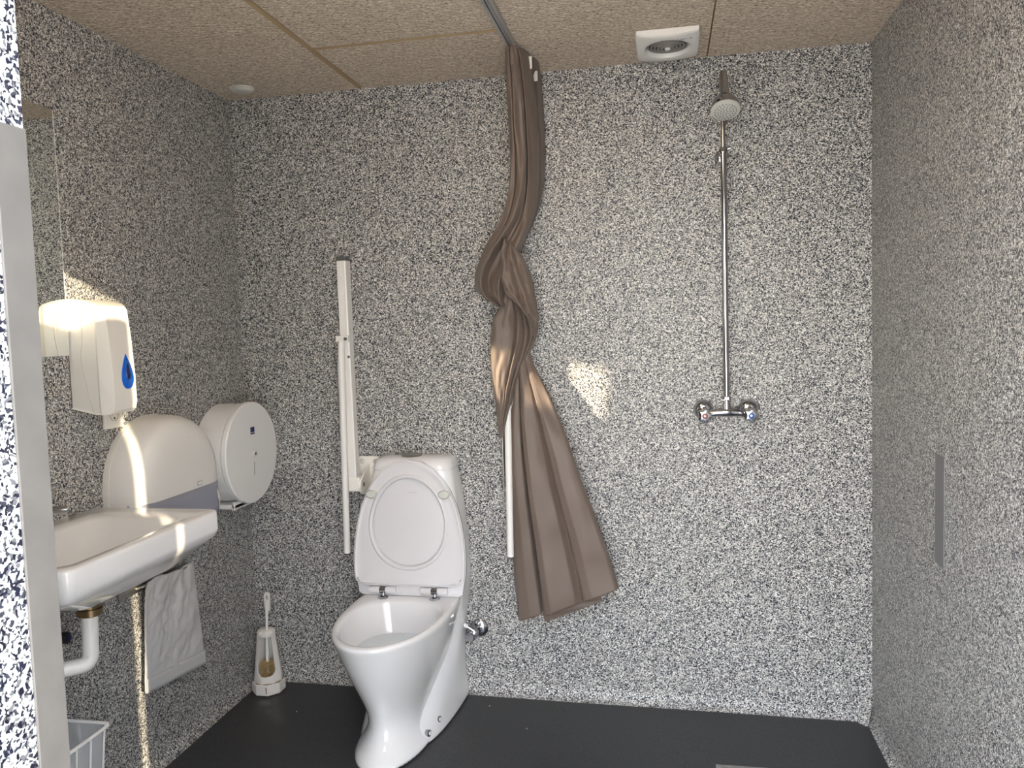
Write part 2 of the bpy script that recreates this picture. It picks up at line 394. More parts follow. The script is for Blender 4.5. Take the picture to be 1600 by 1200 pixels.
# ------------------------------------------------------------------ toilet
TX = .718
toi = thing('toilet', 'white porcelain floor-standing toilet with seat and lid raised against its tank', 'toilet', (TX, 0, fz(TX)))
def egg(hw, yb, yf, z, n=64, p=2.3, wf=.42, x0=0):
    """egg outline: half width hw, back at yb, front at yf"""
    yc = yb+(yf-yb)*wf; out = []
    for k in range(n):
        a = 2*PI*k/n; c, s = math.cos(a), math.sin(a)
        if s <= 0:      # front half (towards -y)
            x = hw*math.copysign(abs(c)**(2/2.05), c); y = yc-abs(s)**(2/2.05)*(yc-yf)
        else:
            x = hw*math.copysign(abs(c)**(2/p), c); y = yc+abs(s)**(2/p)*(yb-yc)
        out.append((x+x0, y, z))
    return out
RZ = .428
bm = NB()
outer = [egg(.130, -.03, -.640, -.002, p=5, wf=.55), egg(.128, -.03, -.632, .010, p=5, wf=.55), egg(.108, -.03, -.585, .038, p=4.5, wf=.55), egg(.096, -.03, -.540, .072, p=4.5, wf=.55),
         egg(.098, -.03, -.528, .115, p=4.5, wf=.52), egg(.117, -.04, -.560, .18, p=4, wf=.48), egg(.143, -.04, -.603, .25, p=4, wf=.46), egg(.169, -.05, -.645, .33, p=3.6, wf=.44),
         egg(.184, -.05, -.668, .385, p=3.6, wf=.43), egg(.191, -.05, -.680, .41, p=3.6, wf=.43), egg(.193, -.05, -.684, .422, p=3.6, wf=.43), egg(.187, -.05, -.677, RZ+.001, p=3.6, wf=.43)]
inner = [egg(.164, -.222, -.652, RZ+.001, p=2.5, wf=.40), egg(.158, -.226, -.645, RZ-.008, p=2.5, wf=.40), egg(.155, -.230, -.638, .395, p=2.5, wf=.40), egg(.148, -.238, -.618, .36, p=2.4, wf=.41),
         egg(.136, -.252, -.592, .325, p=2.3, wf=.42), egg(.112, -.275, -.545, .285, p=2.2, wf=.44), egg(.06, -.32, -.46, .262, p=2, wf=.5)]
loft(bm, outer+inner)
# bend the inner back deck smooth by leaving it flat; the pedestal at the wall
bo = obj('bowl', bm, CER, toi, smooth=True)
md = bo.modifiers.new('u', 'SUBSURF'); md.levels = md.render_levels = 1
# pedestal shroud: full width at the back, scooping in to the ankle
BOLTS = ((.134, -.33, .044), (.121, -.41, .034))
bm = NB()
def ped(z, hwb, yfr, cut):
    k_ = .12+.02*cut; k_ = min(k_, abs(yfr)*.45)
    pts = [(-hwb, -.012), (-hwb-.001, -.06), (-hwb*.99, -k_), (-hwb*.93, yfr*.55), (-.115-.02*cut, yfr*.8), (-.085, yfr), (.085, yfr), (.115+.02*cut, yfr*.8), (hwb*.93, yfr*.55), (hwb*.99, -k_), (hwb+.001, -.06), (hwb, -.012)]
    return [(x, y, z) for x, y in pts]
loft(bm, [ped(0, .168, -.50, 1), ped(.015, .167, -.49, 1), ped(.06, .160, -.43, 1), ped(.12, .157, -.36, .7), ped(.19, .158, -.27, .4), ped(.25, .162, -.215, .3), ped(.32, .170, -.20, .3), ped(.40, .178, -.20, .3), ped(.424, .180, -.20, .3)])
pe = obj('pedestal', bm, CER, toi, smooth=60, bevel=.006); md = pe.modifiers.new('u', 'SUBSURF'); md.levels = md.render_levels = 2
for (px_, y, z) in BOLTS:
    b = obj('bolt_cap', lathe(NB(), [(.0115, -.01), (.0115, .001), (.009, .003), (0, .0035)], (px_+.002, y, z), (1, -.35, .1), n=20), CHR, toi, smooth=40)
    obj('cap_centre', lathe(NB(), [(.0065, 0), (.0065, .0045), (0, .0050)], (px_+.002, y, z), (1, -.35, .1), n=16), CER, b, smooth=40)
# tank
def tank_sec(z, hw, yf, r=.035):
    pts = rrect(-hw, hw, yf, -.012, [.01, .01, r, r], 5)
    return [(x, y, z) for x, y in pts]
bm = NB()
loft(bm, [tank_sec(.36, .180, -.16), tank_sec(.43, .186, -.172), tank_sec(.50, .190, -.170), tank_sec(.60, .186, -.163), tank_sec(.75, .174, -.150), tank_sec(.85, .160, -.142, .045), tank_sec(.882, .153, -.138, .05)])
obj('tank', bm, CER, toi, smooth=50)
bm = NB()
loft(bm, [tank_sec(.882, .1535, -.1385, .05), tank_sec(.888, .155, -.140, .05), tank_sec(.905, .150, -.135, .05), tank_sec(.919, .145, -.124, .05), tank_sec(.927, .125, -.104, .045), tank_sec(.930, .095, -.08, .03)])
obj('tank_lid', bm, CER, toi, smooth=60)
fb = obj('flush_button', lathe(NB(), [(.040, -.004), (.040, .004), (.036, .007), (.02, .008), (0, .008)], (-.01, -.075, .928), (0, -.1, 1), n=32), STEEL, toi, smooth=40)
for v in fb.data.vertices: v.co.y = -.075+(v.co.y+.075)*.7
# raised lid (leans on the tank) and seat ring in front of it
LT = R(7)            # both lean back
def lean(x, h, d, y0=-.178, z0=.435):
    """h up along the raised seat, d forward out of its plane"""
    return (x, y0+h*math.sin(LT)*.75-d*math.cos(LT)-.01, z0+h*math.cos(LT)+d*math.sin(LT))
def seat_outline(s=1, off=0, hb=0.0):
    prof = [(.205, .035), (.213, .075), (.2145, .13), (.210, .19), (.200, .25), (.183, .31), (.160, .362), (.130, .408), (.095, .443), (.05, .466), (0, .473)]
    right = [((w_-off), h-(off if h > .3 else 0)*(h-.3)/.17) for w_, h in prof]
    out = [(.185-off, hb+off)]+[(.200-off, hb+.009+off)]+right
    return out+[(-w_, h) for w_, h in out[-2::-1]]
SC = .985
HSC = 1.045
def so_(pts): return [(a*SC, b*HSC) for a, b in pts]
bm = NB()
po = so_(seat_outline(hb=-.004)); ins = so_(seat_outline(off=.006, hb=-.004))
loft(bm, [[lean(a, b, -.020) for a, b in ins], [lean(a, b, -.014) for a, b in po], [lean(a, b, -.004) for a, b in po], [lean(a, b, -.001) for a, b in ins]])
obj('lid', bm, SEATP, toi, smooth=50)
# seat ring, with a hole
k_ = so_(seat_outline(hb=.032)); K = 72
def resample(poly, n, cx=0, cy=.2):
    res = []
    for i in range(n):
        a = 2*PI*i/n-PI/2; d = Vector((math.cos(a), math.sin(a))); best = None
        for p, q in zip(poly, poly[1:]+poly[:1]):
            p_ = Vector(p)-Vector((cx, cy)); q_ = Vector(q)-Vector((cx, cy)); e = q_-p_
            den = d.x*e.y-d.y*e.x
            if abs(den) < 1e-9: continue
            tt = (p_.x*e.y-p_.y*e.x)/den; uu = (p_.x*d.y-p_.y*d.x)/den
            if tt > 0 and -1e-6 <= uu <= 1+1e-6 and (best is None or tt > best): best = tt
        res.append((cx+d.x*best, cy+d.y*best))
    return res
so1 = resample(k_, K); so2 = resample(so_(seat_outline(off=.007, hb=.032)), K); so3 = resample(so_(seat_outline(off=.014, hb=.032)), K)
hole = []
for i in range(K):
    a = 2*PI*i/K-PI/2; c, s = math.cos(a), math.sin(a)
    hole.append((.138*math.copysign(abs(c)**.93, c)*(1-.13*max(0, s)+.03*max(0, -s)), .2660+.160*math.copysign(abs(s)**.93, s)))
hc = (0, .2660)
def hs(f): return [(hc[0]+(a-hc[0])*f, hc[1]+(b-hc[1])*f) for a, b in hole]
bm = NB()
mid = [((a*.5+c*.5), (b*.5+d*.5)) for (a, b), (c, d) in zip(so2, hs(1.1))]
loft(bm, [[lean(a, b, .002) for a, b in so2], [lean(a, b, .006) for a, b in so1], [lean(a, b, .014) for a, b in so1], [lean(a, b, .0185) for a, b in so2], [lean(a, b, .0135) for a, b in so3],
          [lean(a, b, .0145) for a, b in mid], [lean(a, b, .0135) for a, b in hs(1.10)], [lean(a, b, .0215) for a, b in hs(1.065)], [lean(a, b, .0225) for a, b in hs(1.035)], [lean(a, b, .0195) for a, b in hs(1.005)], [lean(a, b, .003) for a, b in hs(.99)], [lean(a, b, .002) for a, b in so2]], False, False)
bmesh.ops.remove_doubles(bm, verts=bm.verts, dist=1e-5)
st = obj('seat', bm, SEATP, toi, smooth=55)
for s in (-1, 1):
    bm = NB(); c0 = Vector(lean(s*.138, .368, .014)); nr = Vector((0, -math.cos(LT), math.sin(LT)))
    lathe(bm, [(.020, -.004), (.020, .006), (.015, .012), (0, .013)], c0, nr, n=24)
    for v in bm.verts:
        d = v.co-c0; v.co = c0+Vector((d.x*1.15, d.y, d.z*.82))
    obj('seat_bumper', bm, LAMPG, st, smooth=40)
bm = NB(); p = [lean(a, b, c) for c in (-.0025, .0003) for a, b in ((-.006, .372), (.030, .372), (.030, .3765), (-.006, .3765))]
loft(bm, [p[:4], p[4:]]); obj('lid_print', bm, LAMPG, toi)
for s in (-1, 1):                       # hinges: white barrels, chrome middle and foot
    x = s*.098-.003
    hy, hz = -.190, .452
    hg = obj('hinge', tube(NB(), [(x-.011, hy-.004, hz), (x+.011, hy-.004, hz)], .0125, 20), CHR, toi, smooth=40)
    obj('hinge_barrel', tube(NB(), [(x-.052, hy-.002, hz), (x-.011, hy-.002, hz)], .0135, 20), SEATP, hg, smooth=40, bevel=.002)
    obj('hinge_barrel', tube(NB(), [(x+.011, hy-.002, hz), (x+.050, hy-.002, hz)], .0135, 20), SEATP, hg, smooth=40, bevel=.002)
    bm = NB(); tube(bm, [(x+.004, hy-.012, hz-.008), (x+.004, hy-.016, RZ+.006)], .006, 12); lathe(bm, [(.019, 0), (.019, .002), (.007, .008), (0, .008)], (x+.004, hy-.018, RZ), n=24)
    obj('hinge_foot', bm, CHR, hg, smooth=40)
obj('bowl_water', loft(NB(), [egg(.127, -.259, -.577, .312, p=2.25, wf=.43), egg(.1325, -.2545, -.585, .3185, p=2.25, wf=.43)]), WATER, toi, smooth=30)

# ------------------------------------------------------------------ water valve beside the toilet
t = thing('water_valve', 'chrome angle valve with round wall plate feeding the toilet', 'valve', (.928, 0, .238))
obj('wall_plate', lathe(NB(), [(.036, 0), (.036, -.006), (.030, -.012), (.014, -.016), (0, -.016)], (0, 0, 0), (0, 1, 0), n=32), CHR, t, smooth=40)
bm = NB(); tube(bm, [(0, -.012, 0), (0, -.062, -.004)], .012, 16); tube(bm, [(0, -.045, -.002), (-.034, -.05, .02)], [.011, .009], 14)
obj('valve_body', bm, CHR, t, smooth=40)
obj('valve_knob', lathe(NB(), [(.017, 0), (.019, -.004), (.019, -.02), (.015, -.026), (0, -.026)], (-.016, -.050, -.012), (.15, 1, .05), n=10), CHR, t, smooth=30)
obj('hose', tube(NB(), [(-.03, -.05, .016), (-.06, -.055, .04), (-.085, -.06, .075), (-.095, -.06, .12)], .0075, 12), PLR, t, smooth=40)

# ------------------------------------------------------------------ fold-up support rails
def support_rail(x, label):
    """x is the wall plate's centre; everything hangs 8-14 cm off the wall"""
    t = thing('support_rail', label, 'grab rail', (x, 0, 0), 0, 'folded support rails beside the toilet')
    bm = NB(); prism(bm, rrect(-.045, .040, .755, .905, .012), lambda a, b: (a, -.001, b), lambda a, b: (a, -.010, b))
    pl = obj('wall_plate', bm, PLW2, t, bevel=.002)
    for a, b in ((-.028, .885), (.026, .885), (-.028, .775), (.026, .775)):
        obj('screw_cap', lathe(NB(), [(.010, 0), (.010, -.004), (.007, -.006), (0, -.006)], (a, -.009, b), (0, 1, 0), n=20), LAMPG, pl, smooth=40)
    # bracket cheeks
    bm = NB()
    for x0, x1 in ((-.066, -.058), (-.006, .002)):
        prof = [(-.008, .785), (-.008, .878), (-.035, .865), (-.075, .845), (-.105, .825), (-.118, .800), (-.105, .782), (-.07, .778)]
        prism(bm, prof, lambda a, b, x0=x0: (x0, a, b), lambda a, b, x1=x1: (x1, a, b))
    obj('bracket', bm, PLW2, t, bevel=.003)
    bm = NB(); tube(bm, [(-.07, -.085, .81), (.006, -.085, .81)], .008, 14); obj('hinge_pin', bm, STEEL, t, smooth=40)
    bm = NB(); box(bm, -.062, -.003, -.11, -.06, .785, .84); obj('hinge_block', bm, PLW2, t, bevel=.006)
    # upright main arm: flat tapered box, square head
    bm = NB(); X = -.033
    def s(z, hw, y0, y1, dx=0): return [(X+dx-hw, y0, z), (X+dx+hw, y0, z), (X+dx+hw, y1, z), (X+dx-hw, y1, z)]
    loft(bm, [s(.80, .018, -.108, -.068), s(1.02, .018, -.108, -.068, -.001), s(1.34, .0175, -.110, -.064, -.003), s(1.40, .018, -.112, -.062, -.004), s(1.652, .0185, -.112, -.062, -.005)])
    am = obj('arm', bm, PLR, t, bevel=.004)
    bm = NB(); box(bm, X-.0235, X+.0135, -.113, -.061, 1.652, 1.668); obj('end_cap', bm, DKG, am, bevel=.004)
    for i, z in enumerate((1.62, 1.60, 1.53, 1.46)):
        obj('arm_plug', lathe(NB(), [(.0045, 0), (.0045, -.0015), (0, -.002)], (X-.005, -.1115, z), (0, 1, 0), n=12), PLW, am, smooth=40)
    # drop leg, folded down in front of the arm
    bm = NB(); lx = X+.0
    tube(bm, [(lx-.010, -.130, 1.372), (lx-.016, -.138, .80), (lx-.018, -.142, .560)], .0125, 18)
    lg = obj('drop_leg', bm, PLR, t, smooth=40)
    obj('foot_cap', lathe(NB(), [(.0128, 0), (.0128, -.006), (0, -.006)], (lx-.018, -.142, .560), (0, 0, 1), n=18), DKG, lg, smooth=40)
    bm = NB(); box(bm, lx-.027, lx+.022, -.142, -.110, 1.352, 1.374); hb = obj('leg_hinge', bm, PLR, t, bevel=.003)
    obj('hinge_screw', lathe(NB(), [(.0065, 0), (.0065, -.004), (0, -.005)], (lx+.013, -.141, 1.362), (0, 1, 0), n=12), DKG, hb, smooth=40)
    obj('arm_screw', lathe(NB(), [(.005, 0), (.005, -.004), (0, -.005)], (lx+.010, -.110, 1.295), (0, 1, 0), n=12), DKG, am, smooth=40)
    # wire toilet-roll holder along the arm
    bm = NB(); wx = X-.046
    tube(bm, arc_path([(X-.005, -.085, 1.305), (wx, -.085, 1.295), (wx, -.085, .79), (X-.03, -.085, .785)], .018), .0035, 10)
    obj('roll_holder_wire', bm, STEEL, t, smooth=40)
    return t
support_rail(.514, 'white fold-up support rail folded upright on the wall left of the toilet')
support_rail(1.139, 'white fold-up support rail right of the toilet, wrapped by the brown curtain')

# ------------------------------------------------------------------ curtain
cur = thing('shower_curtain', 'brown cloth shower curtain twisted and draped around the support rail', 'curtain', (1.18, -.15, 0))
def cat(a, b, c, d, t):
    return .5*((2*b)+(-a+c)*t+(2*a-5*b+4*c-d)*t*t+(-a+3*b-3*c+d)*t**3)
def cloth(name, stations, prof, thick=.003, nu=60, nv=14, bulge=.03, wrinkle=.004, twist=None, warp=0, seed=0):
    """stations: (Lx, Ly, Rx, Ry, depthL, depthR) in order down the cloth; prof(u, v) -> forward offset"""
    bm = NB(); rows = []; n = len(stations)
    for i in range(n-1):
        for k in range(nv if i < n-2 else nv+1):
            t = k/nv; s = [cat(stations[max(i-1, 0)][j], stations[i][j], stations[i+1][j], stations[min(i+2, n-1)][j], t) for j in range(6)]
            v = (i+t)/(n-1); row = []
            for m in range(nu+1):
                u = m/nu; uw = u+warp*math.sin(2*PI*3*u+v*4)*min(1, 4*u*(1-u)*2)
                px = s[0]+(s[2]-s[0])*uw; py = s[1]+(s[3]-s[1])*uw; d = s[4]+(s[5]-s[4])*u
                wpx = (s[2]-s[0])/430.
                off = prof(u, v)*1.0 + bulge*(math.sqrt(max(0, 1-(2*u-1)**2))-1)*min(1, wpx/.08)
                q = Vector((u*5+seed, v*9, seed*2.1)); off += wrinkle*mnoise.noise(q)*2
                p0 = at(px, py, d); row.append(bm.verts.new(p0+Vector((0, -off, 0))-cur.location))
            rows.append(row)
    for A, B in zip(rows, rows[1:]):
        for m in range(nu): bm.faces.new((A[m], A[m+1], B[m+1], B[m]))
    return obj(name, bm, CLOTH, cur, smooth=True, solid=thick)
def pleats(k, amp, ph=0, tw=0, sharp=1.6):
    def f(u, v):
        a = (u*k+ph+tw*v) % 1.0
        s = (a/.78 if a < .78 else (1-a)/.22)            # slow rise, steep fall: overlapping pleats
        return amp*(s**sharp)
    return f
def pl2(pts, soft=0):
    def f(u, v):
        for (a, b), (c, d) in zip(pts, pts[1:]):
            if u <= c: return b+(d-b)*((u-a)/(c-a) if c > a else 0)
        return pts[-1][1]
    return f
# hidden back of the bundle
def st(rows): return [r if len(r) == 6 else (r[1], r[0], r[2], r[0], r[3], r[4]) for r in rows]
A = st([(77, 786, 822, -.315, -.27), (100, 787, 826, -.31, -.26), (140, 789, 832, -.29, -.20), (200, 791, 838, -.26, -.16), (250, 794, 840, -.24, -.15), (300, 792, 838, -.23, -.15), (340, 781, 831, -.22, -.16), (372, 763, 819, -.205, -.17),
        (400, 747, 806, -.20, -.18), (425, 738, 797, -.19, -.18), (448, 741, 794, -.18, -.17), (465, 755, 793, -.17, -.165), (480, 783, 792, -.16, -.16)])
pa = pl2([(0, -.012), (.05, .006), (.10, .012), (.26, .030), (.30, -.016), (.335, .032), (.58, .040), (.645, .044), (.665, -.018), (.70, .016), (.98, .014), (1, -.02)])
pb = pleats(2, .060, .1, 1.3)
cloth('upper_drape', A, lambda u, v: pa(u, v)*max(0, 1-max(0, v-.35)*3)+pb(u, v)*min(1, max(0, v-.3)*3), wrinkle=.007, bulge=.05)
B0 = st([(85, 800, 838, -.22, -.16), (120, 800, 843, -.20, -.10), (160, 802, 846, -.18, -.08), (210, 806, 849, -.16, -.07), (260, 806, 849, -.15, -.07), (300, 800, 845, -.14, -.08), (340, 788, 834, -.14, -.10), (380, 775, 815, -.14, -.12), (400, 776, 806, -.14, -.12)])
cloth('back_drape', B0, pleats(2, .02), wrinkle=.004)
# flap of the knot, running down to the right
Bf = [(786, 372, 803, 380, -.22, -.20), (781, 395, 810, 396, -.235, -.21), (779, 420, 819, 412, -.24, -.21), (781, 440, 829, 440, -.245, -.20), (787, 456, 834, 468, -.24, -.20),
      (800, 468, 837, 488, -.235, -.19), (815, 482, 839, 502, -.23, -.18), (827, 500, 839, 516, -.21, -.17), (830, 520, 837, 528, -.18, -.17)]
cloth('knot_flap', Bf, pl2([(0, -.010), (.08, .016), (.3, .022), (.55, .002), (.95, .010), (1, -.012)]), bulge=.03, wrinkle=.010, seed=3)
Bb = st([(478, 800, 834, -.11, -.10), (500, 808, 838, -.11, -.09), (520, 812, 839, -.10, -.08), (540, 812, 832, -.10, -.08), (556, 812, 824, -.10, -.08), (566, 813, 818, -.09, -.08)])
cloth('knot_back', Bb, pleats(2, .015, .3), bulge=.02, wrinkle=.003, seed=5)
# front leaf of cloth below the knot
Cl = st([(452, 790, 800, -.165, -.15), (466, 786, 808, -.17, -.14), (482, 777, 818, -.175, -.13), (502, 768, 825, -.18, -.12), (522, 765, 827, -.18, -.115), (545, 764, 823, -.18, -.115), (570, 764, 815, -.18, -.12), (600, 767, 804, -.18, -.14), (630, 772, 797, -.18, -.16), (660, 777, 789, -.175, -.165), (684, 780, 784, -.17, -.165)])
cloth('front_leaf', Cl, pl2([(0, -.004), (.05, .002), (.35, .010), (.62, .012), (.665, -.008), (.72, .014), (.82, .010), (.85, -.010), (.91, .008), (1, -.012)]), bulge=.03, wrinkle=.005, seed=8)
# narrow strand behind the wire
Cs = st([(600, 781, 800, -.09, -.09), (660, 783, 800, -.09, -.09), (720, 786, 803, -.08, -.08), (780, 794, 806, -.07, -.07), (850, 800, 812, -.07, -.07)])
cloth('back_strand', Cs, pl2([(0, -.005), (.5, .004), (1, -.004)]), bulge=.01, wrinkle=.002, seed=9)
# skirt
D = [(808, 548, 824, 546, -.10, -.08), (803, 580, 836, 576, -.11, -.09), (797, 640, 860, 624, -.115, -.115), (793, 700, 885, 686, -.128, -.135), (795, 765, 905, 745, -.128, -.145),
     (799, 830, 925, 798, -.12, -.15), (803, 900, 948, 862, -.12, -.15), (810, 972, 966, 921, -.12, -.15)]
def skirt(u, v):
    open_ = min(1, v*1.6)
    c = .25-.0*v
    pts = [(0, -.004), (.03, .004), (.12, .008), (c-.03, .000), (c-.01, -.050), (c+.015, -.050), (c+.035, .034), (c+.10, .040), (.42, .032), (.58, .012), (.635, -.014), (.67, .014), (.75, .020), (.97, .006), (1, -.008)]
    return pl2(pts)(u, v)*open_
cloth('skirt', D, skirt, nu=110, bulge=.012, wrinkle=.004, seed=12)
Hm = [(846, 925, 930, 900, -.095, -.10), (850, 966, 940, 935, -.095, -.10), (853, 972, 943, 938, -.095, -.10)]
cloth('hem_lining', Hm, pl2([(0, 0), (1, 0)]), bulge=.004, wrinkle=.001, seed=14)
# heading: stitched top band, white tape ends
bm = NB(); p = at(800, 84, -.33)-cur.location
box(bm, p.x-.006, p.x+.006, p.y-.002, p.y+.004, p.z-.035, p.z+.012); obj('heading_tab', bm, CLOTH, cur, bevel=.002)
for px, py, dy, h in ((827, 98, -.235, .040), (836, 119, -.13, .034)):
    p = at(px, py, dy)-cur.location; bm = NB(); box(bm, p.x-.010, p.x+.009, p.y-.001, p.y+.001, p.z-h/2, p.z+h/2); o = obj('heading_tape', bm, TAPE, cur); o['label'] = 'white heading tape end'
for i in range(5): obj('glider', box(NB(), -.004, .004, -.16+.05*i-.006, -.16+.05*i+.006, H-.034, H-.0145), PLW, cur)

# ------------------------------------------------------------------ shower
sh = thing('wall_shower', 'chrome wall shower with a two-knob mixer, long riser pipe and round head', 'shower', (1.857, 0, 0))
bm = NB()
tube(bm, [(-.06, -.062, 1.062), (-.03, -.064, 1.066), (0, -.066, 1.068), (.03, -.064, 1.066), (.06, -.062, 1.062)], [.012, .014, .017, .014, .012], 18)
tube(bm, [(0, -.066, 1.068), (0, -.062, 1.115)], [.015, .011], 16)
mx2 = obj('mixer_body', bm, CHR, sh, smooth=40)
obj('pipe_nut', lathe(NB(), [(.0135, 0), (.0145, .003), (.0145, .012), (.0135, .015)], (0, -.062, 1.108), (0, 0, 1), n=6), CHR, mx2)
for s, mcol in ((-1, 0), (1, 1)):
    x = s*.077
    obj('wall_rosette', lathe(NB(), [(.036, 0), (.036, -.010), (.034, -.022), (.028, -.034), (.018, -.040), (0, -.040)], (x, 0, 1.072), (0, 1, 0), n=32), CHR, sh, smooth=40)
    bm = NB(); tube(bm, [(x, -.036, 1.07), (x, -.085, 1.063)], [.015, .017], 16); obj('inlet', bm, CHR, sh, smooth=40)
    bm = NB(); prof = []
    for k in range(40):
        a = 2*PI*k/40; rr = .0235+.0028*math.cos(a*5); prof.append((rr*math.cos(a), rr*math.sin(a)))
    f = lambda sc, y, z=1.060: [(x+a*sc, y, z+b*sc) for a, b in prof]
    loft(bm, [f(.75, -.082, 1.062), f(1.0, -.088), f(1.02, -.110), f(.92, -.118), f(.6, -.121)])
    kb = obj('knob', bm, CHR, sh, smooth=35)
    rg = obj('knob_marker', lathe(NB(), [(.010, 0), (.010, -.0025), (.007, -.004), (0, -.0042)], (x, -.1205, 1.060), (0, 1, 0), n=24), COLD if s > 0 else HOT, kb, smooth=40)
    rg['label'] = 'blue cold marker' if s > 0 else 'red-brown hot marker'
    obj('marker_centre', lathe(NB(), [(.004, 0), (.003, -.0015), (0, -.0018)], (x, -.1245, 1.060), (0, 1, 0), n=16), PLW, kb, smooth=40)
obj('riser_pipe', tube(NB(), [(0, -.062, 1.12), (0, -.062, 1.965)], .0105, 18), CHR, sh, smooth=40)
up_ = arc_path([(0, -.062, 1.965), (0, -.062, 2.150), (0, -.100, 2.195)], .03)
obj('upper_pipe', tube(NB(), up_, .0075, 16), CHR, sh, smooth=40)
bm = NB(); lathe(bm, [(.015, 0), (.015, .014), (.012, .018)], (0, -.062, 1.957), (0, 0, 1), n=20); tube(bm, [(0, -.055, 1.958), (0, -.008, 1.958)], .007, 12)
lathe(bm, [(.022, 0), (.022, -.006), (.012, -.010), (0, -.010)], (0, 0, 1.958), (0, 1, 0), n=24)
tube(bm, [(-.008, -.064, 1.952), (-.030, -.067, 1.942)], .0055, 10); tube(bm, [(.008, -.064, 1.966), (.024, -.066, 1.970)], .0045, 10)
obj('wall_clamp', bm, CHR, sh, smooth=40)
hd = Vector((0, -.46, -.89)).normalized(); ho = Vector((0, -.160, 2.130))
bm = NB(); lathe(bm, [(.012, -.045), (.015, -.040), (.015, -.020), (.014, -.016), (.022, -.006), (.034, .006), (.043, .020), (.047, .034), (.047, .044)], ho+Vector((0, -.0, -.02)), hd, n=36)
tube(bm, [(0, -.092, 2.215), (0, -.098, 2.207), (0, -.115, 2.16), ho+hd*(-.03)+Vector((0, 0, -.02))], [.011, .0135, .0155, .015], 14)
he = obj('shower_head', bm, CHR, sh, smooth=40)
bm = NB(); lathe(bm, [(.047, .0445), (.0465, .049), (.041, .052), (.0, .053)], ho+Vector((0, 0, -.02)), hd, n=36)
fp = obj('spray_face', bm, LAMPG, he, smooth=40)
bm = NB(); uu, vv = frame_of(hd)
for rr, n_ in ((.034, 20), (.025, 14), (.016, 9), (.007, 5)):
    for k in range(n_):
        a = 2*PI*k/n_; c0 = ho+Vector((0, 0, -.02))+hd*.0515+(uu*math.cos(a)+vv*math.sin(a))*rr; tube(bm, [c0, c0+hd*.0035], .0014, 6)
obj('nozzles', bm, DKG, fp)

# ------------------------------------------------------------------ plate in the right wall
t = thing('wall_plate', 'narrow upright grey metal plate set in the right wall', 'metal plate', (W, -.706, .872))
bm = NB(); box(bm, -.003, .0, -.0345, .0345, -.145, .145); obj('plate', bm, GREYPL, t, bevel=.001)

# ------------------------------------------------------------------ floor drain
t = thing('floor_drain', 'grey metal floor drain grate in the shower area', 'drain', (1.865, -.47, fz(1.865)))
bm = NB()
n_ = 9; w_ = .068
for i in range(n_+1): box(bm, -w_, w_, -w_+2*w_*i/n_-.0045, -w_+2*w_*i/n_+.0045, .0005, .0035)
for x0 in (-w_-.004, -w_*.62, -w_*.22, w_*.22-.008, w_*.62-.008, w_-.012): box(bm, x0, x0+.012, -w_-.004, w_+.004, .0005, .0036)
obj('grate', bm, STEEL, t)
bm = NB(); box(bm, -w_-.005, w_+.005, -w_-.005, w_+.005, -.004, .0008); obj('drain_pan', bm, BLK, t)
bm = NB()
for a in ((-.08, .08, -.08, -.072), (-.08, .08, .072, .08), (-.08, -.072, -.072, .072), (.072, .08, -.072, .072)): box(bm, *a, -.002, .003)
obj('frame', bm, STEEL, t, bevel=.001)

# ------------------------------------------------------------------ toilet brush and its holder
hx, hy_ = .102, -.118
t = thing('brush_holder', 'white plastic toilet brush holder with brown stains standing in the corner', 'brush holder', (hx, hy_, fz(.1)))
def ring8(r, z, n=8, sq_=1, yo=0): return [(r*math.cos(2*PI*k/n+PI/8), r*sq_*math.sin(2*PI*k/n+PI/8)+yo, z) for k in range(n)]
obj('holder_base', loft(NB(), [ring8(.060, 0), ring8(.064, .006), ring8(.063, .040), ring8(.060, .044)]), CERD, t, bevel=.002)
obj('dirt_ring', loft(NB(), [ring8(.0585, .043), ring8(.0585, .047)]), RUST, t)
# shell: octagonal tower, open niche on the front
N = 48
def shell_r(z):
    return .0565 if z < .06 else .0565-.021*((z-.06)/.18)
bm = NB(); rows = []; zs = [.045+.0019*i for i in range(101)]
open_z0, open_z1 = .072, .222
def half_open(z):
    if z < open_z0 or z > open_z1: return 0
    lo = min(1, math.sqrt(max(0, 1-((open_z0+.030-z)/.030)**2))) if z < open_z0+.030 else 1
    return (38+8*(1-(z-open_z0)/.15))*lo
AX = R(-72)     # the niche looks at the room
outer_rows, inner_rows = [], []
for z in zs:
    ho_ = R(half_open(z)); r_ = shell_r(z); ro, ri = [], []
    for k in range(N+1):
        a = AX+ho_+(2*PI-2*ho_)*k/N
        seg = (a % (PI/4))-PI/8; oc = math.cos(PI/8)/math.cos(seg)*.5+.5*.96
        ro.append(bm.verts.new((r_*oc*math.cos(a), r_*oc*math.sin(a), z))); ri.append(bm.verts.new(((r_*oc-.004)*math.cos(a), (r_*oc-.004)*math.sin(a), z)))
    outer_rows.append(ro); inner_rows.append(ri)
for rows_ in (outer_rows, inner_rows):
    for A_, B_ in zip(rows_, rows_[1:]):
        for k in range(N): bm.faces.new((A_[k], A_[k+1], B_[k+1], B_[k]))
for i in range(len(zs)-1):
    for k in (0, N): bm.faces.new((outer_rows[i][k], outer_rows[i+1][k], inner_rows[i+1][k], inner_rows[i][k]))
for k in range(N):
    bm.faces.new((outer_rows[-1][k], outer_rows[-1][k+1], inner_rows[-1][k+1], inner_rows[-1][k]))
    bm.faces.new((outer_rows[0][k], outer_rows[0][k+1], inner_rows[0][k+1], inner_rows[0][k]))
obj('holder_shell', bm, CERD, t, smooth=30)
obj('holder_top', loft(NB(), [ring8(.0365, .233), ring8(.033, .243), ring8(.018, .247), ring8(.0075, .246)]), CERD, t, bevel=.001)
